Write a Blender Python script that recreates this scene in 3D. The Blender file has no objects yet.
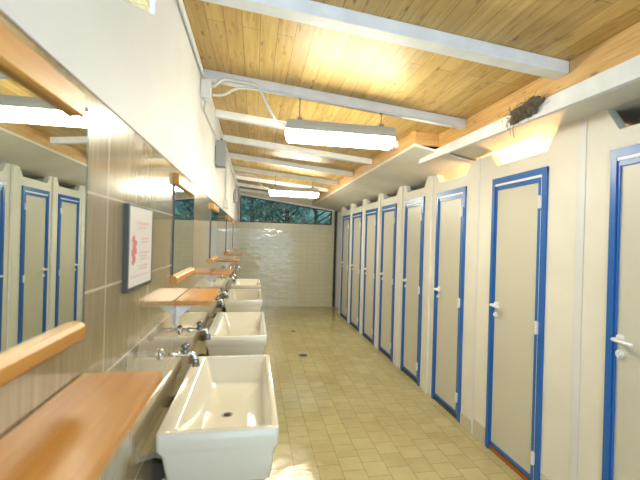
import bpy, bmesh, math, random
from mathutils import Vector, Matrix
random.seed(7)
C = bpy.context.scene.collection
PI = math.pi

# ------------------------------------------------------------------ materials
def mat(name, col=(.8,.8,.8), rough=.5, metal=0, spec=.5, emis=None, es=0, coat=0, coat_r=.05):
    m = bpy.data.materials.new(name); m.use_nodes = True
    b = m.node_tree.nodes['Principled BSDF']
    b.inputs['Base Color'].default_value = (*col, 1)
    b.inputs['Roughness'].default_value = rough
    b.inputs['Metallic'].default_value = metal
    b.inputs['Specular IOR Level'].default_value = spec
    b.inputs['Coat Weight'].default_value = coat
    b.inputs['Coat Roughness'].default_value = coat_r
    if emis:
        b.inputs['Emission Color'].default_value = (*emis, 1)
        b.inputs['Emission Strength'].default_value = es
    return m
def nt(m): return m.node_tree, m.node_tree.nodes['Principled BSDF']
def node(t, kind, **ins):
    n = t.nodes.new(kind)
    for k, v in ins.items(): n.inputs[k.replace('_', ' ')].default_value = v
    return n
def pos(t, scale=(1,1,1), swap=None, loc=(0,0,0)):
    """object-space coordinates; swap = order of the axes handed on"""
    tc = t.nodes.new('ShaderNodeTexCoord')
    out = tc.outputs['Object']
    if swap:
        s = t.nodes.new('ShaderNodeSeparateXYZ'); c = t.nodes.new('ShaderNodeCombineXYZ')
        t.links.new(out, s.inputs[0])
        for i, a in enumerate(swap): t.links.new(s.outputs[a], c.inputs[i])
        out = c.outputs[0]
    mp = t.nodes.new('ShaderNodeMapping'); mp.inputs['Scale'].default_value = scale; mp.inputs['Location'].default_value = loc
    t.links.new(out, mp.inputs[0])
    return mp.outputs[0]
def ramp(t, fac, stops):
    r = t.nodes.new('ShaderNodeValToRGB')
    while len(r.color_ramp.elements) < len(stops): r.color_ramp.elements.new(.5)
    for e, (p, c) in zip(r.color_ramp.elements, stops): e.position = p; e.color = (*c, 1)
    t.links.new(fac, r.inputs[0]); return r.outputs[0]
def mix(t, a, b, fac, mode='MIX'):
    n = t.nodes.new('ShaderNodeMix'); n.data_type = 'RGBA'; n.blend_type = mode
    for sock, v in ((n.inputs[6], a), (n.inputs[7], b), (n.inputs[0], fac)):
        if hasattr(v, 'is_linked'): t.links.new(v, sock)
        elif isinstance(v, tuple): sock.default_value = (*v, 1)
        else: sock.default_value = v
    return n.outputs[2]
def noise(t, vec, scale, detail=4, rough=.5, dist=0):
    n = t.nodes.new('ShaderNodeTexNoise'); n.inputs['Scale'].default_value = scale
    n.inputs['Detail'].default_value = detail; n.inputs['Roughness'].default_value = rough; n.inputs['Distortion'].default_value = dist
    t.links.new(vec, n.inputs['Vector']); return n.outputs['Fac']
def bump(t, h, strength, dist, b, prev=None):
    n = t.nodes.new('ShaderNodeBump'); n.inputs['Strength'].default_value = strength; n.inputs['Distance'].default_value = dist
    t.links.new(h, n.inputs['Height'])
    if prev: t.links.new(prev, n.inputs['Normal'])
    if b: t.links.new(n.outputs[0], b.inputs['Normal'])
    return n.outputs[0]
def brick(t, vec, w, h, mortar, off=.5, c1=(1,1,1), c2=(.8,.8,.8), cm=(0,0,0), smooth=.1, freq=2):
    n = t.nodes.new('ShaderNodeTexBrick'); n.offset = off; n.offset_frequency = freq; n.squash = 1
    n.inputs['Scale'].default_value = 1; n.inputs['Brick Width'].default_value = w; n.inputs['Row Height'].default_value = h
    n.inputs['Mortar Size'].default_value = mortar; n.inputs['Mortar Smooth'].default_value = smooth
    n.inputs['Color1'].default_value = (*c1,1); n.inputs['Color2'].default_value = (*c2,1); n.inputs['Mortar'].default_value = (*cm,1)
    t.links.new(vec, n.inputs['Vector']); return n

def wood(name, cols, axis, rough=.35, planks=None, coat=.3, knots=True):
    """axis: 0/1/2, the direction of the grain"""
    m = mat(name, rough=rough, coat=coat, coat_r=.34); t, b = nt(m)
    s = [14, 14, 14]; s[axis] = .9
    g = noise(t, pos(t, s), 3.2, 5, .6, .6)
    c = ramp(t, g, [(.25, cols[0]), (.5, cols[1]), (.75, cols[2])])
    if knots:
        ks = [15, 15, 15]; ks[axis] = 4.5
        v = t.nodes.new('ShaderNodeTexVoronoi'); v.inputs['Scale'].default_value = 1; v.inputs['Randomness'].default_value = 1
        t.links.new(pos(t, ks), v.inputs['Vector'])
        k = ramp(t, v.outputs['Distance'], [(.0, (1,1,1)), (.07, (1,1,1)), (.14, (0,0,0))])
        c = mix(t, c, tuple(x*.35 for x in cols[0]), mix(t, (0,0,0), k, .7))
    if planks:
        fl = ramp(t, noise(t, pos(t, (22, 5, 22)), 1.6, 4, .6), [(.30, (.60,.50,.38)), (.42, (1,1,1))])
        c = mix(t, c, fl, .8, 'MULTIPLY')
        br = brick(t, pos(t, swap=planks[2]), planks[0], planks[1], .0018, .37, (1,1,1), (.76,.72,.66), (.45,.35,.25), .3)
        c = mix(t, c, br.outputs['Color'], 1.0, 'MULTIPLY')
        bump(t, br.outputs['Fac'], -.5, .003, b)
    t.links.new(c, b.inputs['Base Color'])
    return m

M = {}
M['pine_ceiling'] = wood('pine_ceiling', [(.50,.31,.10), (.64,.445,.155), (.73,.55,.23)], 1, .5, coat=.15, planks=(1.9, .088, (1,0,2)))
M['pine_y'] = wood('pine_y', [(.50,.27,.09), (.66,.40,.15), (.76,.50,.22)], 1, .5, coat=.1)
M['pine_x'] = wood('pine_x', [(.50,.27,.09), (.64,.38,.15), (.72,.47,.20)], 0, .5, coat=.1)
M['orange_wood'] = wood('orange_wood', [(.44,.17,.022), (.54,.235,.036), (.62,.30,.055)], 1, .34, coat=.15, knots=False)
M['moulding'] = wood('moulding', [(.45,.19,.028), (.55,.255,.045), (.63,.33,.075)], 1, .4, coat=.1, knots=False)

def plaster(name, c1, c2, rough=.6, sc=3.0):
    m = mat(name, rough=rough); t, b = nt(m)
    p = pos(t)
    t.links.new(ramp(t, noise(t, p, sc, 5), [(.3, c1), (.7, c2)]), b.inputs['Base Color'])
    bump(t, noise(t, p, 60, 3), .12, .004, b)
    return m
M['white_wall'] = plaster('white_wall', (.70,.72,.755), (.75,.77,.80))
M['cabin_wall'] = plaster('cabin_wall', (.75,.73,.66), (.82,.80,.735))
M['soffit'] = plaster('soffit', (.70,.69,.62), (.78,.77,.71))
M['pier'] = plaster('pier', (.62,.66,.70), (.70,.74,.78))
M['white_paint'] = plaster('white_paint', (.70,.72,.74), (.82,.84,.87), .45, 9)
M['blue_stripe'] = plaster('blue_stripe', (.70,.70,.74), (.77,.77,.79), .5)
M['skirting'] = mat('skirting', (.58,.55,.44), .2)

def floor_mat():
    m = mat('floor_tile', rough=.16); t, b = nt(m)
    br = brick(t, pos(t, swap=(1,0,2), loc=(.0365,.009,0)), .158, .158, .0022, .5, (.57,.51,.275), (.51,.45,.235), (.29,.24,.13), .2)
    p = pos(t)
    st = ramp(t, noise(t, p, 1.1, 6, .6, .4), [(.35, (1,1,1)), (.60, (.90,.86,.80)), (.80,(.70,.60,.48))])
    st2 = ramp(t, noise(t, p, 7, 5, .65), [(.3, (1.0,1.0,1.0)), (.8, (.86,.84,.79))])
    c = mix(t, mix(t, br.outputs['Color'], st, 1.0, 'MULTIPLY'), st2, 1.0, 'MULTIPLY')
    t.links.new(c, b.inputs['Base Color'])
    t.links.new(ramp(t, noise(t, p, 3, 4), [(.3, (.12,.12,.12)), (.75, (.22,.22,.22))]), b.inputs['Roughness'])
    n1 = bump(t, br.outputs['Fac'], -.6, .002, None)
    bump(t, noise(t, p, 11, 2), .35, .008, b, n1)
    return m
M['floor'] = floor_mat()
def travertine():
    m = mat('travertine_tile', rough=.2, spec=.5, coat=.85, coat_r=.05); t, b = nt(m)
    v = noise(t, pos(t, (1, 30, 1.5)), 2.0, 6, .65, .5)
    c = ramp(t, v, [(.25, (.215,.165,.095)), (.5, (.31,.245,.145)), (.75, (.40,.325,.205))])
    v2 = ramp(t, noise(t, pos(t, (1, 5, 2)), 1.5, 3), [(.3, (.88,.86,.82)), (.7, (1,1,1))])
    c = mix(t, c, v2, 1.0, 'MULTIPLY')
    br = brick(t, pos(t, swap=(1,2,0), loc=(-.995,-.10,0)), .80, .22, .0028, 0, (1,1,1), (1,1,1), (0,0,0), .1)
    c = mix(t, c, (.62,.55,.42), br.outputs['Fac'])
    t.links.new(c, b.inputs['Base Color'])
    b.inputs['Coat IOR'].default_value = 1.5
    n1 = bump(t, br.outputs['Fac'], -.3, .002, None)
    bump(t, noise(t, pos(t, (1, 60, 3)), 2, 3), .05, .001, b, n1)
    return m
M['travertine'] = travertine()
def far_tile():
    m = mat('cream_tile', rough=.07, spec=.7); t, b = nt(m)
    br = brick(t, pos(t, swap=(0,2,1)), .15, .10, .003, 0, (.66,.63,.47), (.63,.60,.445), (.52,.49,.36), .2)
    t.links.new(br.outputs['Color'], b.inputs['Base Color'])
    n1 = bump(t, br.outputs['Fac'], -.5, .002, None)
    bump(t, noise(t, pos(t, (1,1,2.2)), 4.5, 1), .4, .015, b, n1)
    return m
M['far_tile'] = far_tile()
M['cream_band'] = plaster('cream_band', (.58,.55,.42), (.62,.59,.46), .35)
M['ceramic'] = mat('ceramic', (.74,.705,.60), .07, spec=.6, coat=.5)
M['chrome'] = mat('chrome', (.72,.74,.77), .12, 1)
M['dark_chrome'] = mat('dark_chrome', (.28,.30,.33), .22, 1)
M['mirror'] = mat('mirror', (.74,.80,.78), .012, 1)
M['glass_edge'] = mat('glass_edge', (.03,.06,.06), .2)
M['blue'] = mat('blue_aluminium', (.022,.135,.47), .33)
M['panel'] = mat('door_panel', (.62,.60,.515), .42)
M['seal'] = mat('seal', (.80,.82,.86), .4)
M['white_plastic'] = mat('white_plastic', (.80,.80,.78), .3)
M['grey_plastic'] = mat('grey_plastic', (.42,.44,.45), .4)
M['box_grey'] = mat('box_grey', (.22,.23,.24), .45)
M['conduit'] = mat('conduit', (.66,.68,.70), .4)
M['black'] = mat('black', (.02,.02,.025), .4)
M['frame_grey'] = mat('frame_grey', (.06,.065,.06), .4)
M['dark_metal'] = mat('dark_metal', (.05,.045,.04), .45, .3)
M['brown_sill'] = mat('brown_sill', (.34,.12,.035), .5)
M['dark_sill'] = mat('dark_sill', (.06,.06,.055), .6)
M['paper'] = mat('paper', (.80,.76,.76), .3)
M['red_ink'] = mat('red_ink', (.64,.20,.20), .5)
M['pink_ink'] = mat('pink_ink', (.72,.48,.48), .5)
M['lamp_diffuser'] = mat('lamp_diffuser', (1,1,1), .4, emis=(1.0,.945,.73), es=44)
M['cool_fill_diffuser'] = mat('cool_fill_diffuser', (1,1,1), .4, emis=(.80,.90,1.0), es=38)  # cool glow of the added fill lamp behind the camera
M['bulb'] = mat('bulb', (1,.9,.7), .4, emis=(1.0,.60,.28), es=18)
M['nest'] = plaster('nest', (.05,.045,.035), (.20,.17,.12), .95, 40)
M['straw'] = mat('straw', (.20,.16,.10), .9)
M['bark'] = plaster('bark', (.03,.028,.025), (.06,.055,.045), .9, 12)
def leafm(name, a, b_):
    m = mat(name, rough=.5); t, b = nt(m)
    t.links.new(ramp(t, noise(t, pos(t), 2.2, 4), [(.3, a), (.7, b_)]), b.inputs['Base Color']); return m
M['leaf'] = leafm('leaf', (.006,.034,.012), (.026,.095,.034))
M['soil'] = plaster('soil', (.05,.06,.04), (.10,.10,.07), .95)
g = mat('window_glass', (.75,.92,1.0), .0); t_, b_ = nt(g); b_.inputs['Transmission Weight'].default_value = 1; b_.inputs['IOR'].default_value = 1.45
M['glass'] = g

# ------------------------------------------------------------------ mesh helpers
def link(name, bm, mats, parent=None, smooth=False, loc=None):
    me = bpy.data.meshes.new(name); bm.normal_update(); bm.to_mesh(me); bm.free()
    for m in (mats if isinstance(mats, (list, tuple)) else [mats]): me.materials.append(m)
    o = bpy.data.objects.new(name, me); C.objects.link(o)
    if smooth:
        for p in me.polygons: p.use_smooth = True
    if parent: o.parent = parent
    if loc: o.location = loc
    return o
def box(bm, x0, x1, y0, y1, z0, z1, bev=0, mi=0):
    r = bmesh.ops.create_cube(bm, size=1)
    bmesh.ops.scale(bm, vec=(abs(x1-x0), abs(y1-y0), abs(z1-z0)), verts=r['verts'])
    bmesh.ops.translate(bm, vec=((x0+x1)/2, (y0+y1)/2, (z0+z1)/2), verts=r['verts'])
    fs = {f for v in r['verts'] for f in v.link_faces}
    for f in fs: f.material_index = mi
    if bev:
        es = {e for v in r['verts'] for e in v.link_edges}
        res = bmesh.ops.bevel(bm, geom=list(es), offset=bev, segments=2, profile=.6, affect='EDGES')
        for f in res['faces']: f.material_index = mi
def prism(bm, pts, axis, a, b, mi=0):
    """pts: 2D polygon; extruded along axis from a to b. axis 'x': pts=(y,z); 'y': pts=(x,z); 'z': pts=(x,y)"""
    def P(p, s): return {'x': (s, p[0], p[1]), 'y': (p[0], s, p[1]), 'z': (p[0], p[1], s)}[axis]
    A = [bm.verts.new(P(p, a)) for p in pts]; B = [bm.verts.new(P(p, b)) for p in pts]
    n = len(pts); fs = [bm.faces.new(A), bm.faces.new(B[::-1])]
    for i in range(n): fs.append(bm.faces.new((A[i], B[i], B[(i+1) % n], A[(i+1) % n])))
    for f in fs: f.material_index = mi
    bmesh.ops.recalc_face_normals(bm, faces=fs)
def tube(bm, pts, rad, seg=10, cap=True):
    pts = [Vector(p) for p in pts]; rs = rad if isinstance(rad, (list, tuple)) else [rad]*len(pts)
    rings = []; up = None
    for i, p in enumerate(pts):
        d = (pts[min(i+1, len(pts)-1)] - pts[max(i-1, 0)]).normalized()
        if up is None:
            up = Vector((0,0,1)) if abs(d.z) < .9 else Vector((1,0,0))
        s = d.cross(up).normalized(); up = s.cross(d).normalized()
        rings.append([bm.verts.new(p + (s*math.cos(2*PI*k/seg) + up*math.sin(2*PI*k/seg))*rs[i]) for k in range(seg)])
    for a, b in zip(rings, rings[1:]):
        for k in range(seg): bm.faces.new((a[k], a[(k+1) % seg], b[(k+1) % seg], b[k]))
    if cap: bm.faces.new(rings[0][::-1]); bm.faces.new(rings[-1])
def smooth_path(pts, n=8):
    P = [Vector(p) for p in pts]; out = []
    for i in range(len(P)-1):
        a, b, c, d = P[max(i-1,0)], P[i], P[i+1], P[min(i+2, len(P)-1)]
        for k in range(n):
            t = k/n
            out.append(.5*((2*b) + (c-a)*t + (2*a-5*b+4*c-d)*t*t + (3*b-a-3*c+d)*t**3))
    out.append(P[-1]); return out
def new(): return bmesh.new()
def thing(name, label, cat, loc=(0,0,0), group=None, kind=None):
    o = bpy.data.objects.new(name, None); C.objects.link(o); o.location = loc; o.empty_display_size = .05
    o['label'] = label; o['category'] = cat
    if group: o['group'] = group
    if kind: o['kind'] = kind
    return o
def tag(o, label, cat, group=None):
    o['label'] = label; o['category'] = cat
    if group: o['group'] = group
    return o
def struct(name, bm, m, label=None, parent=None, **k):
    o = link(name, bm, m, parent, **k)
    if not parent: o['kind'] = 'structure'
    if label: o['label'] = label
    return o
def dup(root, loc, label):
    r = root.copy(); C.objects.link(r); r.location = loc; r['label'] = label
    for ch in list(root.children):
        c = ch.copy(); C.objects.link(c); c.parent = r
        for g_ in list(ch.children):
            d = g_.copy(); C.objects.link(d); d.parent = c
    return r

XL, XR, YF, YB = -.36, 1.80, 8.45, -2.0
def ceil_z(x): return 2.463 + .092*(1.5-x)      # underside of the boards
def raft_z(x): return 2.40 + .092*(1.5-x)       # underside of the rafters
def soff_z(x): return 2.245 + .20*(1.8-x)

# ------------------------------------------------------------------ shell
bm = new(); box(bm, -.5, 3.0, YB, YF+.15, -.12, 0)
struct('floor', bm, M['floor'], 'cream staggered square floor tiles, wet and glossy')
bm = new()                                            # tiled below, white plaster above, open eave gap by the camera
box(bm, XL-.14, XL, YB, YF, 0, 1.858, mi=0)
box(bm, XL-.012, XL+.004, 1.345, YF, 1.858, ceil_z(XL)+.03, mi=1)
prism(bm, [(YB,1.858),(1.345,1.858),(1.345,2.30),(1.05,2.165),(YB,2.165)], 'x', XL-.012, XL+.004, mi=1)
struct('wall_left', bm, [M['travertine'], M['white_wall']], 'glossy brown veined tile below white plaster wall')
bm = new()
prism(bm, [(-1.25, ceil_z(-1.25)), (3.0, ceil_z(3.0)), (3.0, ceil_z(3.0)+.04), (-1.25, ceil_z(-1.25)+.04)], 'y', YB, YF+.55)
struct('ceiling', bm, M['pine_ceiling'], 'sloping ceiling of varnished yellow pine boards')

# far wall: tiles, smooth band, sloping window over them
WX0, WX1 = -.335, 1.76
def wtop(x): return 2.50 - (x-WX0)*(2.50-2.225)/(WX1-WX0)
bm = new()
box(bm, XL, 1.86, YF, YF+.12, 0, 1.76, mi=0)
box(bm, XL, 1.86, YF-.012, YF+.12, 1.76, 1.90, mi=1)
prism(bm, [(XL, wtop(WX0)+.02), (1.86, wtop(1.86)), (1.86, ceil_z(1.86)+.02), (XL, ceil_z(XL)+.02)], 'y', YF, YF+.12, mi=1)
box(bm, XL, WX0, YF, YF+.12, 1.90, 2.51, mi=1); box(bm, WX1, 1.86, YF, YF+.12, 1.90, 2.22, mi=1)
struct('wall_far', bm, [M['far_tile'], M['cream_band']], 'cream glazed tile end wall with smooth band on top')
bm = new(); f_ = .022
prism(bm, [(WX0, 1.90), (WX1, 1.90), (WX1, 1.90+f_), (WX0, 1.90+f_)], 'y', YF-.005, YF+.05)
prism(bm, [(WX0, 1.90), (WX0+f_, 1.90), (WX0+f_, wtop(WX0)), (WX0, wtop(WX0))], 'y', YF-.005, YF+.05)
prism(bm, [(WX1-f_, 1.90), (WX1, 1.90), (WX1, wtop(WX1)), (WX1-f_, wtop(WX1))], 'y', YF-.005, YF+.05)
prism(bm, [(WX0, wtop(WX0)-f_), (WX1, wtop(WX1)-f_), (WX1, wtop(WX1)), (WX0, wtop(WX0))], 'y', YF-.005, YF+.05)
win = struct('window_1', bm, M['dark_metal'], 'long window with sloping top above the tiled end wall')
bm = new(); prism(bm, [(WX0+f_, 1.90+f_), (WX1-f_, 1.90+f_), (WX1-f_, wtop(WX1)-f_), (WX0+f_, wtop(WX0)-f_)], 'y', YF+.02, YF+.026)
wp = struct('window_pane', bm, M['glass'], parent=win)
wp.matrix_world = Matrix.Translation((0, YF+.023, 1.93)) @ Matrix.Rotation(math.radians(-3.5), 4, 'X') @ Matrix.Translation((0, -YF-.023, -1.93))
bm = new(); prism(bm, [(XL, wtop(WX0)), (1.86, wtop(1.86)-.0), (1.86, wtop(1.86)+.035), (XL, wtop(WX0)+.035)], 'y', YF-.03, YF)
struct('trim_1', bm, M['white_paint'], 'white sloping batten over the end window')
bm = new(); box(bm, 1.825, 1.875, YF-.05, YF-.001, 0, 2.34, .004)
struct('trim_2', bm, M['dark_metal'], 'dark vertical post at the end of the tiled wall')
bm = new(); box(bm, 1.90, 2.9, YF-.06, YF+.12, 0, 2.5); box(bm, 1.86, 1.90, YF, YF+.12, 0, 2.5)
struct('wall_far_pier', bm, M['pier'], 'pale bluish wall strip beyond the dark post')

# ------------------------------------------------------------------ cabins on the right
D = [(1.065,1.611),(2.031,2.570),(2.936,3.451),(3.738,4.247),(4.533,5.064),(5.292,5.859),(6.093,6.685),(6.895,7.465)]
ZD, ZN = 2.05, 2.15
WT = .06
DN = [(.10,.65)] + D                                   # one more opening nearer than the frame
bm = new()
prev_end = YB
for (a, b) in DN + [(7.66, None)]:
    y0, y1 = prev_end, a
    box(bm, XR, XR+WT, y0, y1, 0, ZN)
    lo0 = y0 - (0 if y0 == YB else .03); lo1 = y1 + (.02 if b else 0)
    k_ = .045 if y1 < 3.6 else .03
    t0 = y0 + (0 if y0 == YB else k_); t1 = y1 - (k_+.02 if b else 0)
    if t1 - t0 < .02: t0 = (y0+y1)/2-.01; t1 = t0+.02
    zt = 2.275 if y1 < 2.9 else soff_z(XR)
    prism(bm, [(lo0, ZN), (lo1, ZN), (t1, zt+.005), (t0, zt+.005)], 'x', XR, XR+WT)
    if b:
        box(bm, XR, XR+WT, a, b, ZD, ZN); prev_end = b
struct('wall_right', bm, M['cabin_wall'], 'white cabin front wall with notched openings above the doors')
parts_y = [YB+.02, .02, .86, 1.83, 2.75, 3.60, 4.40, 5.18, 5.98, 6.80, 7.64]
for i, y in enumerate(parts_y[1:]):
    bm = new(); box(bm, XR+WT, 2.86, y-.02, y+.02, 0, 2.24 if y > 2.9 else 2.262)
    struct('wall_partition', bm, M['cabin_wall'])
bm = new(); box(bm, 2.86, 2.96, YB, 8.39, 0, 2.5); struct('wall_back', bm, M['cabin_wall'])

bm = new()                                             # soffit over the further cabins
prism(bm, [(1.285, soff_z(1.285)), (2.86, soff_z(2.86)), (2.86, soff_z(2.86)+.022), (1.285, soff_z(1.285)+.022)], 'y', 2.885, YF-.06)
struct('ceiling_soffit', bm, M['soffit'], 'white sloping soffit board over the further cabins')
bm = new()
prism(bm, [(1.561, 2.322), (1.80, 2.275), (2.86, 2.268), (2.86, 2.29), (1.80, 2.297), (1.561, 2.344)], 'y', YB, 2.885)
struct('ceiling_soffit_near', bm, M['soffit'], 'white soffit board over the nearest cabins')
bm = new(); box(bm, 1.288, 1.32, 2.90, YF-.06, 2.362, ceil_z(1.3)+.01, .002)
struct('trim_3', bm, M['pine_y'], 'bare pine fascia along the stepped-out soffit')
bm = new(); box(bm, 1.288, 1.53, 2.886, 2.90, 2.358, ceil_z(1.4), .002)
struct('trim_4', bm, M['pine_x'], 'bare pine end board where the soffit steps out')
bm = new(); prism(bm, [(YB,2.20),(2.884,2.305),(2.884,ceil_z(1.56)+.01),(YB,ceil_z(1.56)+.01)], 'x', 1.50, 1.56)
struct('trim_5', bm, M['pine_y'], 'bare pine beam along the eaves of the nearest cabins')
bm = new()                                             # white painted board, its lower edge runs out of level
prism(bm, [(YB, 2.145), (3.19, 2.272), (3.19, 2.322), (2.88, 2.333), (YB, 2.27)], 'x', 1.468, 1.499)
struct('trim_6', bm, M['white_paint'], 'white painted board fixed out of level under the pine beam')
# joint strips and skirting pieces
for i, (y0, y1) in enumerate([(1.765,1.815), (2.745,2.775)]):
    bm = new(); box(bm, XR-.005, XR-.0005, y0, y1, 0, 2.26, .002)
    struct('trim_%d' % (7+i), bm, M['blue_stripe'], 'pale bluish upright joint strip between two cabins')
for i in range(len(D)-1):
    y0, y1 = D[i][1]+.005, D[i+1][0]-.005
    m_ = (y0+y1)/2
    if i >= 2:
        bm = new(); box(bm, XR-.022, XR-.0005, m_-.045, m_+.045, 0, soff_z(XR-.02)-.004, .004)
        struct('trim_%d' % (10+i), bm, M['cabin_wall'], 'white pilaster between two cabin doors')
for i, (y0, y1) in enumerate([(1.62,1.76), (2.58,2.74), (2.78, 2.93), (1.82,2.02)]):
    bm = new(); box(bm, XR-.010, XR-.0005, y0, y1, 0, .135 if i != 2 else .10, .002)
    struct('baseboard_right', bm, M['skirting'])

# ------------------------------------------------------------------ cabin doors
ORD = ['nearest the camera, cut by the picture edge', 'second in the row, with an orange sill below', 'third in the row from the camera',
       'fourth in the row, first under the stepped-out soffit', 'fifth in the row from the camera', 'sixth in the row from the camera',
       'seventh in the row, last but one before the end wall', 'eighth in the row, beside the tiled end wall']
def make_door(i, w):
    """hinges at y=0, latch at y=w; origin at the floor on the wall face"""
    t = thing('door_%d' % i, '', 'door', kind='structure')
    H = ZD
    bm = new(); f = .040
    box(bm, -.014, .05, 0, f, 0, H, .002); box(bm, -.014, .05, w-f*.85, w, 0, H, .002); box(bm, -.0145, .05, 0, w, H-f*1.1, H, .002)
    link('door_frame', bm, M['blue'], t)
    bm = new()
    box(bm, -.010, .012, f, f+.007, .05, H-f*1.1); box(bm, -.012, .012, f, w-f*.85, H-f*1.1-.016, H-f*1.1)
    link('door_seal', bm, M['seal'], t)
    a, b, zb, zt = f+.007, w-f*.85-.002, .045, H-f*1.1-.012
    bm = new(); q = .030
    box(bm, -.006, .03, a, a+q, zb, zt, .002); box(bm, -.006, .03, b-.010, b, zb, zt, .001)
    box(bm, -.0055, .03, a, b, zt-q*1.1, zt, .002); box(bm, -.0055, .03, a, b, zb, zb+.02, .002)
    leaf = link('door_leaf', bm, M['blue'], t)
    bm = new(); box(bm, .004, .022, a+q-.002, b-.008, zb+.015, zt-q); link('door_panel', bm, M['panel'], leaf)
    for z in (.20, 1.03, 1.83):
        bm = new(); box(bm, -.026, -.006, a-.014, a+.010, z-.038, z+.038, .003); tube(bm, [(-.024, a-.004, z-.042), (-.024, a-.004, z+.042)], .007)
        link('hinge', bm, M['white_plastic'], t)
    bm = new(); yc = b-.030; z = 1.10
    tube(bm, [(.004, yc, z), (-.004, yc, z)], .024, 18)
    tube(bm, smooth_path([(-.002, yc, z), (-.040, yc, z), (-.050, yc-.012, z), (-.052, yc-.055, z-.002), (-.050, yc-.105, z-.004)]), .0095, 12)
    link('door_handle', bm, M['white_plastic'], t, True)
    bm = new(); tube(bm, [(.004, yc, z-.075), (-.005, yc, z-.075)], .021, 18); tube(bm, [(-.004, yc, z-.075), (-.016, yc, z-.075)], .010, 12)
    link('lock_rose', bm, M['white_plastic'], t)
    bm = new(); box(bm, -.004, .05, f, w-f*.85, 0, .030, .002)
    link('door_sill', bm, M['brown_sill'] if i == 2 else M['dark_sill'], t)
    return t
for i, (a, b) in enumerate([DN[0]] + D):
    if i == 0:
        t = make_door(9, b-a); t.location = (XR, a, 0); t['label'] = 'blue framed cabin door before the row, seen only in side views'
    else:
        t = make_door(i, b-a); t.location = (XR, a, 0)
        t['label'] = 'grey panelled blue framed cabin door, ' + ORD[i-1]

# bulbs burning in the second and third cabins
for k, (y, sg, lab) in enumerate([(2.6, 1, 'bare warm bulb burning inside the second cabin'), (2.9, -1, 'bare warm bulb burning inside the third cabin')]):
    t = thing('wall_bulb', lab, 'light bulb', (2.15, 2.75-sg*.0205, 2.03), 'warm bulbs inside the cabins')
    bm = new(); tube(bm, [(0,0,0),(0,-sg*.05,0)], .022, 14); link('bulb_socket', bm, M['white_plastic'], t)
    bm = new(); bmesh.ops.create_uvsphere(bm, u_segments=14, v_segments=10, radius=.03); link('bulb_glass', bm, M['bulb'], t, True, loc=(0,-sg*.078,0))
    L = bpy.data.lights.new('bulb_light', 'POINT'); L.energy = 16 if k == 0 else 11; L.color = (1.0,.55,.24); L.shadow_soft_size = .04
    lo = bpy.data.objects.new('bulb_light', L); C.objects.link(lo); lo.location = (2.15, 2.75-sg*.15, 2.03)

# ------------------------------------------------------------------ rafters
RY = [-1.71, -.87, -.05, .78, 1.62, 2.51, 3.27, 4.05, 4.88, 5.73, 6.60, 7.50, 8.28]
RL = [None, None, None, None, 'white painted rafter nearest the camera', 'white painted rafter that carries the near lamp',
      'white rafter just behind the near lamp', 'white rafter level with the grey wall box', 'fifth visible white rafter, between the two lamps',
      'white rafter that carries the further lamp', 'white rafter just beyond the further lamp', 'last but one rafter before the end window', 'last rafter, close above the end window']
for i, y in enumerate(RY):
    xe = 1.499 if y < 2.88 else 1.287
    w = .040 if i == 4 else .028
    bm = new(); prism(bm, [(XL+.005, raft_z(XL)), (xe, raft_z(xe)), (xe, ceil_z(xe)-.001), (XL+.005, ceil_z(XL)-.001)], 'y', y-w, y+w)
    bmesh.ops.bevel(bm, geom=bm.edges[:], offset=.003, segments=1, affect='EDGES')
    o = link('rafter', bm, M['white_paint'])
    tag(o, RL[i] or ('white rafter overhead, %s' % ('two places behind the camera', 'carrying the added lamp behind the camera', 'directly above the camera', 'just ahead of the camera, out of the picture')[i]), 'rafter', 'white rafters under the ceiling boards')

# ------------------------------------------------------------------ hanging lamps
def make_lamp():
    t = thing('ceiling_lamp', '', 'lamp', group='fluorescent lamps hung from rafters')
    Lx = .385
    bm = new()
    prof = [(-.060,-.012),(-.060,.018),(-.042,.060),(.042,.060),(.060,.018),(.060,-.012)]
    vs = []
    for x in (-Lx, Lx):
        k = 1
        vs.append([bm.verts.new((x*(1 if z < .03 else .975), y, z)) for y, z in prof])
    A, B = vs; n = len(prof)
    bm.faces.new(A); bm.faces.new(B[::-1])
    for i in range(n): bm.faces.new((A[i], B[i], B[(i+1)%n], A[(i+1)%n]))
    bmesh.ops.recalc_face_normals(bm, faces=bm.faces[:]); bmesh.ops.bevel(bm, geom=bm.edges[:], offset=.004, segments=2, affect='EDGES')
    link('lamp_housing', bm, M['grey_plastic'], t)
    bm = new(); prof = [(-.056,-.0125),(.056,-.0125),(.052,-.060),(.034,-.082),(-.034,-.082),(-.052,-.060)]
    vs = [[bm.verts.new((x*(1 if z > -.05 else .985 if z > -.07 else .955), y, z)) for y, z in prof] for x in (-Lx+.004, Lx-.004)]
    A, B = vs
    bm.faces.new(A); bm.faces.new(B[::-1])
    for i in range(n): bm.faces.new((A[i], B[i], B[(i+1)%n], A[(i+1)%n]))
    bmesh.ops.recalc_face_normals(bm, faces=bm.faces[:]); bmesh.ops.bevel(bm, geom=bm.edges[:], offset=.006, segments=2, affect='EDGES')
    link('lamp_diffuser', bm, M['lamp_diffuser'], t)
    for x in (-.29, .29):
        bm = new(); tube(bm, [(x,0,.058), (x,0,raft_z(.57+x)-2.292)], .004, 8)
        box(bm, x-.016, x+.016, -.02, .02, .058, .085, .003)
        tube(bm, [(x,0,raft_z(.57+x)-2.300), (x,0,raft_z(.57+x)-2.291)], .012, 10)
        link('hanger_rod', bm, M['box_grey'], t)
    return t
lamp = make_lamp(); lamp.location = (.57, 2.51, 2.292); lamp['label'] = 'large bright grey fluorescent lamp hung from the near rafter'
lb = dup(lamp, (.585, 5.73, 2.292), 'smaller looking bright fluorescent lamp further along the passage')

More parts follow.
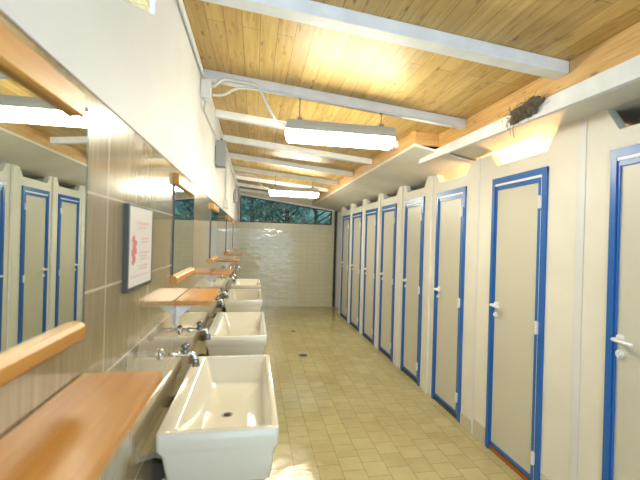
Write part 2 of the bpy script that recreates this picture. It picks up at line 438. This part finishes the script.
lc = dup(lamp, (.57, -.87, 2.292), 'added cool fluorescent lamp, unseen behind the camera, brightening the near end')  # added lamp out of view, put in to brighten the near end
for c in lc.children:
    if c.name.startswith('lamp_diffuser'): c.data = c.data.copy(); c.data.materials[0] = M['cool_fill_diffuser']

# ------------------------------------------------------------------ wall mirrors and shelves
def make_mirror():
    t = thing('wall_mirror', '', 'mirror', group='mirrors on the tiled wall')
    w = .52
    bm = new(); box(bm, .0005, .006, 0, w, 1.352, 1.815); g_ = link('mirror_glass', bm, M['mirror'], t)
    for ya in (-.003, w):
        bm = new(); box(bm, .0002, .0068, ya, ya+.003, 1.352, 1.815); link('mirror_edge', bm, M['glass_edge'], g_)
    bm = new(); prism(bm, [(.0005,1.782),(.017,1.777),(.022,1.782),(.022,1.824),(.017,1.830),(.0005,1.832)], 'y', -.006, w-.055)
    link('upper_moulding', bm, M['moulding'], t)
    bm = new(); prism(bm, [(.0005,1.334),(.020,1.334),(.026,1.340),(.026,1.362),(.020,1.369),(.0065,1.372),(.0005,1.372)], 'y', -.012, w-.035)
    link('lower_moulding', bm, M['moulding'], t)
    return t
def make_shelf():
    t = thing('wall_shelf', '', 'shelf', group='small wooden shelves under the mirrors')
    w, d = .45, .168
    bm = new(); r_ = .02
    pts = [(.0005,0),(d-r_,0),(d-.006,.006),(d,r_),(d,w-r_),(d-.006,w-.006),(d-r_,w),(.0005,w)]
    prism(bm, pts, 'z', -.021, 0)
    bmesh.ops.bevel(bm, geom=[e for e in bm.edges if abs(e.verts[0].co.z-e.verts[1].co.z) < 1e-5], offset=.004, segments=2, affect='EDGES')
    link('shelf_board', bm, M['orange_wood'], t)
    for y in (.05, w-.08):
        bm = new(); prism(bm, [(.0005,-.0215),(.12,-.0215),(.12,-.030),(.012,-.036),(.012,-.125),(.0005,-.125)], 'y', y, y+.024)
        prism(bm, [(.012,-.034),(.075,-.030),(.012,-.09)], 'y', y+.009, y+.015)
        link('shelf_bracket', bm, M['white_plastic'], t)
    return t
MY = [.34, 1.74, 3.16, 4.88, 6.38]; SY = [.43, 1.80, 3.26, 4.98, 6.66]
ML = ['mirror nearest the camera showing blue doors, cut by the picture edge', 'mirror beyond the framed notice, above the second shelf',
      'third mirror along the tiled wall', 'fourth mirror along the tiled wall', 'last mirror on the tiled wall near the end window']
SL = ['orange varnished shelf nearest the camera, below the big mirror', 'orange varnished shelf above the taps of the first basin',
      'orange varnished shelf over the second basin', 'orange varnished shelf over the third and fourth basins', 'last orange varnished shelf towards the end wall']
m0, s0 = make_mirror(), make_shelf()
for i in range(5):
    if i == 0: m0.location = (XL, MY[0], 0); m0['label'] = ML[0]; s0.location = (XL, SY[0], 1.247); s0['label'] = SL[0]
    else: dup(m0, (XL, MY[i], 0), ML[i]); dup(s0, (XL, SY[i], 1.247), SL[i])

# framed notice
t = thing('framed_notice', 'white notice with red print in a dark frame on the brown tiles', 'sign', (XL, 1.11, 1.386))
bm = new()
box(bm, .0005, .0135, 0, .011, 0, .251); box(bm, .0005, .014, .246, .25, 0, .251); box(bm, .0005, .0135, .012, .246, 0, .010); box(bm, .0005, .014, .012, .246, .247, .251)
box(bm, .0005, .006, .010, .24, .01, .241)
link('notice_frame', bm, M['frame_grey'], t)
bm = new(); box(bm, .0062, .012, .0125, .2455, .0105, .2465); pp = link('notice_paper', bm, M['paper'], t)
bm = new()
def ink(y0, y1, z0, z1): box(bm, .0118, .0128, y0, y1, z0, z1)
def text_line(y0, y1, z, h):
    y = y0
    while y < y1:
        l = random.uniform(.006, .016); ink(y, min(y+l, y1), z, z+h); y += l + .004
text_line(.075, .195, .196, .0075); text_line(.085, .185, .182, .0055)
link('notice_heading', bm, M['pink_ink'], pp); bm = new()
text_line(.120, .200, .150, .005); text_line(.125, .195, .140, .004)
text_line(.115, .205, .106, .005); text_line(.115, .190, .096, .004); text_line(.120, .200, .086, .004)
text_line(.110, .205, .066, .004); text_line(.110, .185, .057, .004)
link('notice_text', bm, M['pink_ink'], pp); bm = new()
box(bm, .0118, .0128, .030, .215, .038, .0405)
link('notice_rule', bm, M['pink_ink'], pp)
bm = new()                                             # the red blot of an emblem at the left of the sheet
for cx, cz, r in [(.052,.150,.012),(.060,.130,.016),(.050,.108,.015),(.070,.116,.013),(.062,.092,.011),(.048,.082,.008),(.074,.140,.008)]:
    pts = [(cx+r*math.cos(a)*random.uniform(.7,1.15), cz+r*math.sin(a)*random.uniform(.7,1.2)) for a in [k*PI/5 for k in range(10)]]
    prism(bm, pts, 'x', .0118, .0130+random.random()*.0004)
link('notice_emblem', bm, M['red_ink'], pp)

# ------------------------------------------------------------------ basins
def make_basin():
    t = thing('wash_basin', '', 'basin', group='white ceramic basins along the tiled wall')
    L, W, H = .88, .435, .20
    bm = new()
    def ring(x0, x1, y0, y1, z, r, n=5):
        vs = []
        for cx, cy, a0 in ((x1-r, y1-r, 0), (x0+r, y1-r, 90), (x0+r, y0+r, 180), (x1-r, y0+r, 270)):
            for k in range(n):
                a = math.radians(a0 + 90*k/(n-1)); vs.append(bm.verts.new((cx+r*math.cos(a), cy+r*math.sin(a), z)))
        return vs
    rs = [ring(.045, W-.034, .016, L-.016, -H, .02), ring(.038, W-.026, .011, L-.011, -H+.008, .02),
          ring(.018, W-.012, .005, L-.005, -.085, .018), ring(.003, W-.003, .0035, L-.0035, -.070, .016), ring(0, W, .002, L-.002, -.062, .016), ring(0, W, 0, L, -.006, .016), ring(.003, W-.003, .003, L-.003, -.001, .015), ring(.008, W-.008, .008, L-.008, 0, .014),
          ring(.062, W-.022, .022, L-.022, 0, .018), ring(.067, W-.027, .027, L-.027, -.006, .018),
          ring(.100, W-.042, .042, L-.050, -.135, .030), ring(.120, W-.058, .062, L-.075, -.152, .030), ring(.19, W-.19, L/2-.06, L/2+.06, -.160, .02)]
    for a, b in zip(rs, rs[1:]):
        n = len(a)
        for k in range(n): bm.faces.new((a[k], a[(k+1)%n], b[(k+1)%n], b[k]))
    bm.faces.new(rs[0][::-1]); bm.faces.new(rs[-1])
    bmesh.ops.recalc_face_normals(bm, faces=bm.faces[:])
    link('basin_bowl', bm, M['ceramic'], t, True)
    bm = new(); tube(bm, [(.218,L/2+.02,-.162),(.218,L/2+.02,-.1565)], .026, 20)
    dr = link('basin_drain', bm, M['chrome'], t)
    bm = new(); tube(bm, [(.218,L/2+.02,-.161),(.218,L/2+.02,-.1555)], .016, 16); link('drain_hole', bm, M['dark_metal'], dr)
    bm = new(); tube(bm, smooth_path([(.218,L/2,-H+.01),(.218,L/2,-H-.13),(.218,L/2,-H-.19),(.17,L/2,-H-.235),(.12,L/2,-H-.20),(.09,L/2,-H-.14),(.04,L/2,-H-.13),(-.034,L/2,-H-.13)]), .019, 12)
    link('waste_pipe', bm, M['white_plastic'], t, True)
    for y in (.12, L-.15):
        bm = new(); prism(bm, [(-.0345,-H+.035),(.055,-H+.012),(.30,-H-.002),(.30,-H-.02),(.0,-H-.03),(.0,-H-.22),(-.0345,-H-.22)], 'y', y, y+.03)
        link('basin_bracket', bm, M['dark_metal'], t)
    return t
BY = [1.375, 2.69, 4.27, 5.55]
BL = ['white ceramic basin nearest the camera, its drain in view', 'second white ceramic basin from the camera', 'third white ceramic basin from the camera', 'last white ceramic basin, towards the tiled end wall']
b0 = make_basin()
for i in range(4):
    if i == 0: b0.location = (XL+.035, BY[0], .85); b0['label'] = BL[0]
    else: dup(b0, (XL+.035, BY[i], .85), BL[i])

# taps, two over each basin
def make_tap():
    t = thing('water_tap', '', 'tap', group='chrome taps over the basins')
    bm = new(); tube(bm, [(0,0,0),(.006,0,0),(.010,0,0)], [.024,.024,.016], 18)
    tube(bm, [(.008,0,0),(.03,0,0),(.034,0,0),(.05,0,0),(.054,0,0),(.090,0,0)], [.0075,.0075,.0115,.0115,.0085,.0085], 14)
    link('tap_body', bm, M['chrome'], t, True)
    bm = new(); tube(bm, [(.084,0,-.002),(.084,0,.012),(.084,0,.020)], [.0125,.012,.008], 14)
    tube(bm, [(.084,0,.018),(.084,0,.022),(.084,0,.025),(.084,0,.036),(.084,0,.040)], [.006,.008,.0145,.0145,.008], 12)
    link('tap_handle', bm, M['dark_chrome'], t, True)
    bm = new(); tube(bm, smooth_path([(.086,0,0),(.104,0,.001),(.115,0,-.008),(.119,0,-.026)], 6), .0085, 14); link('tap_spout', bm, M['chrome'], t, True)
    bm = new(); tube(bm, [(.118,0,-.022),(.120,0,-.028),(.122,0,-.052)], [.010,.0125,.0125], 14); link('spout_tip', bm, M['dark_chrome'], t, True); t.scale = (1.14, 1, 1)
    return t
t0 = make_tap(); k = 0
which = ['first', 'second', 'third', 'fourth']
for i, y in enumerate(BY):
    for j, s in enumerate((-.235, .165)):
        p = (XL+.0005, y+.43+s, 1.074); lab = 'chrome tap over the %s basin, the %s one of its two' % (which[i], ('nearer', 'further')[j])
        if k == 0: t0.location = p; t0['label'] = lab
        else: dup(t0, p, lab)
        k += 1

# ------------------------------------------------------------------ cables, boxes
def tag_tube(name, pts, r, m, label, cat, n=8, group=None):
    bm = new(); tube(bm, smooth_path(pts, n), r, 10); return tag(link(name, bm, m, None, True), label, cat, group)
t = thing('junction_box', 'white junction box high on the wall by the rafter with the near lamp', 'junction box', (XL+.0045, 2.38, 2.42))
bm = new(); box(bm, .0005, .06, 0, .085, 0, .105, .005); link('box_body', bm, M['white_plastic'], t)
for pq in ([(.03,.0425,0),(.03,.0425,-.022)], [(.03,.0425,.105),(.03,.0425,.125)], [(.06,.02,.07),(.074,.02,.07)]):
    bm = new(); tube(bm, pq, .011, 12); link('cable_gland', bm, M['conduit'], t)
tag_tube('cable_conduit', [(XL+.02,1.37,2.535),(XL+.02,1.55,2.545),(XL+.02,2.30,2.552),(XL+.028,2.40,2.553),(XL+.034,2.4225,2.55)], .010, M['conduit'], 'pale conduit along the top of the white wall to the junction box', 'conduit')
tag_tube('cable_conduit', [(XL+.034,2.4225,2.395),(XL+.024,2.46,2.37),(XL+.016,2.6,2.38),(XL+.016,3.1,2.40),(XL+.016,3.30,2.42)], .007, M['conduit'], 'thin conduit from the junction box down to the grey wall box', 'conduit')
tag_tube('lamp_cable', [(XL+.082,2.40,2.49),(-.22,2.41,2.545),(-.11,2.42,2.545),(-.01,2.43,2.53),(.04,2.45,2.46),(.09,2.48,2.38),(.13,2.50,2.335),(.19,2.51,2.315)], .0095, M['conduit'], 'pale flexible cable looping down to the near lamp', 'cable', 8)
tag_tube('cable_conduit', [(XL+.068,2.463,2.46),(-.22,2.468,2.47),(-.10,2.470,2.525),(.25,2.470,2.505),(.9,2.470,2.447),(1.42,2.470,2.399)], .008, M['conduit'], 'straight pale conduit running along the rafter of the near lamp', 'conduit')
t = thing('wall_box', 'grey box on a bracket high on the white wall', 'wall box', (XL+.004, 3.30, 2.165))
bm = new(); box(bm, .006, .088, 0, .12, 0, .225, .004); link('box_body', bm, M['box_grey'], t)
bm = new(); box(bm, 0, .0065, .02, .10, .05, .18, .001); tube(bm, [(.05,.05,.22),(.05,.05,.245)], .012, 10); link('wall_bracket', bm, M['black'], t)
t = thing('wall_box', 'small grey box far along the white wall near the end window', 'wall box', (XL+.0045, 6.15, 2.12))
bm = new(); box(bm, .006, .07, 0, .12, 0, .22, .004); link('box_body', bm, M['box_grey'], t)
bm = new(); box(bm, 0, .0065, .02, .10, .05, .17, .001); link('wall_bracket', bm, M['black'], t)
tag_tube('cable_conduit', [(XL+.02,3.6,2.50),(XL+.02,3.9,2.50),(XL+.035,4.2,2.49),(XL+.035,6.0,2.48),(XL+.035,8.3,2.46)], .012, M['conduit'], 'pale conduit high on the wall beyond the grey box', 'conduit')
tag_tube('cable_conduit', [(XL+.02,4.35,2.50),(XL+.02,4.36,2.2),(XL+.02,4.36,1.98)], .011, M['conduit'], 'upright pale conduit on the white wall between third and fourth mirrors', 'conduit')
t = thing('junction_box', 'small white junction box at the foot of the upright conduit', 'junction box', (XL+.004, 4.31, 1.88))
bm = new(); box(bm, .0, .05, 0, .10, 0, .10, .005); link('box_body', bm, M['white_plastic'], t)
bm = new(); tube(bm, [(.022,.05,.10),(.018,.05,.115)], .014, 12); link('cable_gland', bm, M['conduit'], t)
tag_tube('lamp_cable', [(XL+.04,5.62,2.49),(-.1,5.66,2.50),(.02,5.68,2.46),(.06,5.70,2.38),(.12,5.72,2.33),(.205,5.73,2.315)], .008, M['conduit'], 'pale cable drooping to the further lamp', 'cable')

# floor drains
for y, lab in ((4.90, 'round dark floor drain in the middle of the passage'), (6.20, 'smaller looking dark floor drain closer to the end wall')):
    t = thing('floor_drain', lab, 'drain', (.682, y, 0))
    bm = new(); tube(bm, [(0,0,.0003),(0,0,.004)], .06 if y < 5 else .035, 24); link('drain_plate', bm, M['dark_chrome'], t)
    bm = new()
    for k in range(5): box(bm, -.03, .03, -.026+k*.012, -.022+k*.012, .0038, .0048)
    link('drain_slot', bm, M['black'], t)

# ------------------------------------------------------------------ bird nest on the beam
t = thing('bird_nest', 'dark ragged bird nest clinging to the pine beam', 'bird nest', (1.462, 1.83, 2.30))
bm = new(); bmesh.ops.create_icosphere(bm, subdivisions=4, radius=1)
for v in bm.verts:
    n = random.uniform(.86, 1.14) * (1 + .22*math.sin(v.co.y*5+1)*math.cos(v.co.z*4))
    v.co = Vector((v.co.x*.030*n, v.co.y*.115*n, v.co.z*.046*n + .20*v.co.y*-.06))
link('nest_clump', bm, M['nest'], t)
bm = new()
for k in range(170):
    y = random.gauss(0, .055); z = random.gauss(.0, .02); x = random.uniform(-.034, .006)
    d = Vector((random.uniform(-.6,.3), random.uniform(-1,1), random.uniform(-.8,.8))).normalized()*random.uniform(.015,.05)
    p = Vector((x, y, z)); q = p+d; q.x = min(q.x, .03)
    tube(bm, [p, (p+q)/2+Vector((random.uniform(-.006,0), 0, random.uniform(-.006,.006))), q], .0012, 4)
link('nest_twigs', bm, M['straw'], t)
bm = new()
for y, l in ((.085,.10),(.105,.07),(.06,.13),(.09,.05),(.115,.045)):
    tube(bm, smooth_path([(-.01,y,-.01),(-.022,y+.008,-.01-l*.5),(-.020,y+random.uniform(-.01,.012),-.01-l)], 4), .0018, 5)
link('hanging_straw', bm, M['straw'], t)

# ------------------------------------------------------------------ outdoors
bm = new(); box(bm, -14, 14, 8.65, 30, -.3, -.02); struct('ground', bm, M['soil'])
def tree(x, y, h, r, lab, n, seed):
    random.seed(seed)
    t = thing('garden_tree', lab, 'tree', (x, y, -.02), 'trees outside the end window')
    bm = new(); tube(bm, smooth_path([(0,0,0),(.05,.02,h*.3),(-.03,.04,h*.55),(.02,0,h*.8)], 4), [.11-.08*i/12 for i in range(13)], 9)
    for k in range(5):
        a = random.uniform(0, 2*PI); z = h*random.uniform(.3,.55)
        tube(bm, [(0,0,z), (math.cos(a)*r*.4, math.sin(a)*r*.4, z+.25*r), (math.cos(a)*r*.75, math.sin(a)*r*.75, z+.6*r)], [.035,.024,.010], 7)
    link('tree_trunk', bm, M['bark'], t, True)
    bm = new(); cl = []
    for k in range(26):
        a = random.uniform(0, 2*PI); rr = r*math.sqrt(random.random())*.85
        cl.append((rr*math.cos(a), rr*math.sin(a)*.8, h*random.uniform(.30, .95), random.uniform(.22,.42)*r))
    for k in range(n):
        cx, cy, cz, cr = random.choice(cl)
        d = Vector((random.gauss(0,1), random.gauss(0,1), random.gauss(0,1))).normalized()*cr*random.uniform(.6,1.05)
        p = Vector((cx, cy, cz)) + d
        u = Vector((random.gauss(0,1), random.gauss(0,1), random.gauss(0,1))).normalized(); w = u.orthogonal().normalized()
        s = random.uniform(.03,.065)
        bm.faces.new([bm.verts.new(p - u*s), bm.verts.new(p + w*s*.45), bm.verts.new(p + u*s), bm.verts.new(p - w*s*.45)])
    link('tree_foliage', bm, M['leaf'], t)
tree(-1.05, 10.6, 4.2, .95, 'dense dark tree behind the window beside the white wall', 5200, 1)
tree(.95, 10.9, 4.4, 1.0, 'dense dark tree behind the middle of the end window', 5600, 2)
tree(3.0, 10.7, 4.0, .95, 'dark tree behind the window next to the dark post', 5200, 3)
tree(-.1, 13.2, 5.0, 1.1, 'dark tree further out, in the gap beside the white wall', 5200, 4)
tree(2.2, 13.3, 5.2, 1.15, 'dark tree further out, in the gap towards the cabins', 5200, 5)
tree(-2.6, 13.6, 5.2, 1.2, 'dark tree furthest out on the white wall side', 3000, 6)
tree(4.9, 13.6, 5.2, 1.2, 'dark tree furthest out on the cabin side', 3000, 7)
bm = new(); N = 40; vv = []
for i in range(N+1):
    row = []
    for j in range(9):
        x = -14+28*i/N; y = 15.2+j*1.3
        row.append(bm.verts.new((x, y, -.1+5.2*(j/8)**.7+.35*math.sin(x*1.3+j)+.25*math.sin(x*3.1+j*2))))
    vv.append(row)
for i in range(N):
    for j in range(8): bm.faces.new((vv[i][j], vv[i+1][j], vv[i+1][j+1], vv[i][j+1]))
struct('hillside', bm, M['leaf'], 'dark wooded slope behind the trees', smooth=True)

# ------------------------------------------------------------------ sky, camera, exposure
w = bpy.data.worlds.new('sky'); bpy.context.scene.world = w; w.use_nodes = True
bg = w.node_tree.nodes['Background']; bg.inputs[0].default_value = (.60,.80,1.0,1); bg.inputs[1].default_value = 1.7

F, VP, ROLL = 370.0, (254.5, 238), math.radians(1.6)
Yv = Vector(((VP[0]-320)/F, (240-VP[1])/F, -1)).normalized()
u = Vector((math.sin(ROLL), math.cos(ROLL), 0)); Zv = (u - Yv*u.dot(Yv)).normalized(); Xv = Yv.cross(Zv)
cam = bpy.data.cameras.new('camera'); co = bpy.data.objects.new('camera', cam); C.objects.link(co)
co.matrix_world = Matrix.Translation((0,0,1.55)) @ Matrix((Xv, Yv, Zv)).to_4x4()
cam.sensor_width = 36; cam.lens = F/640*36; cam.clip_start = .02
cam.dof.use_dof = True; cam.dof.focus_distance = 3.6; cam.dof.aperture_fstop = 3.2
bpy.context.scene.camera = co
vs = bpy.context.scene.view_settings
vs.view_transform = 'Standard'; vs.look = 'None'; vs.gamma = 1; vs.exposure = .93; vs.use_curve_mapping = False
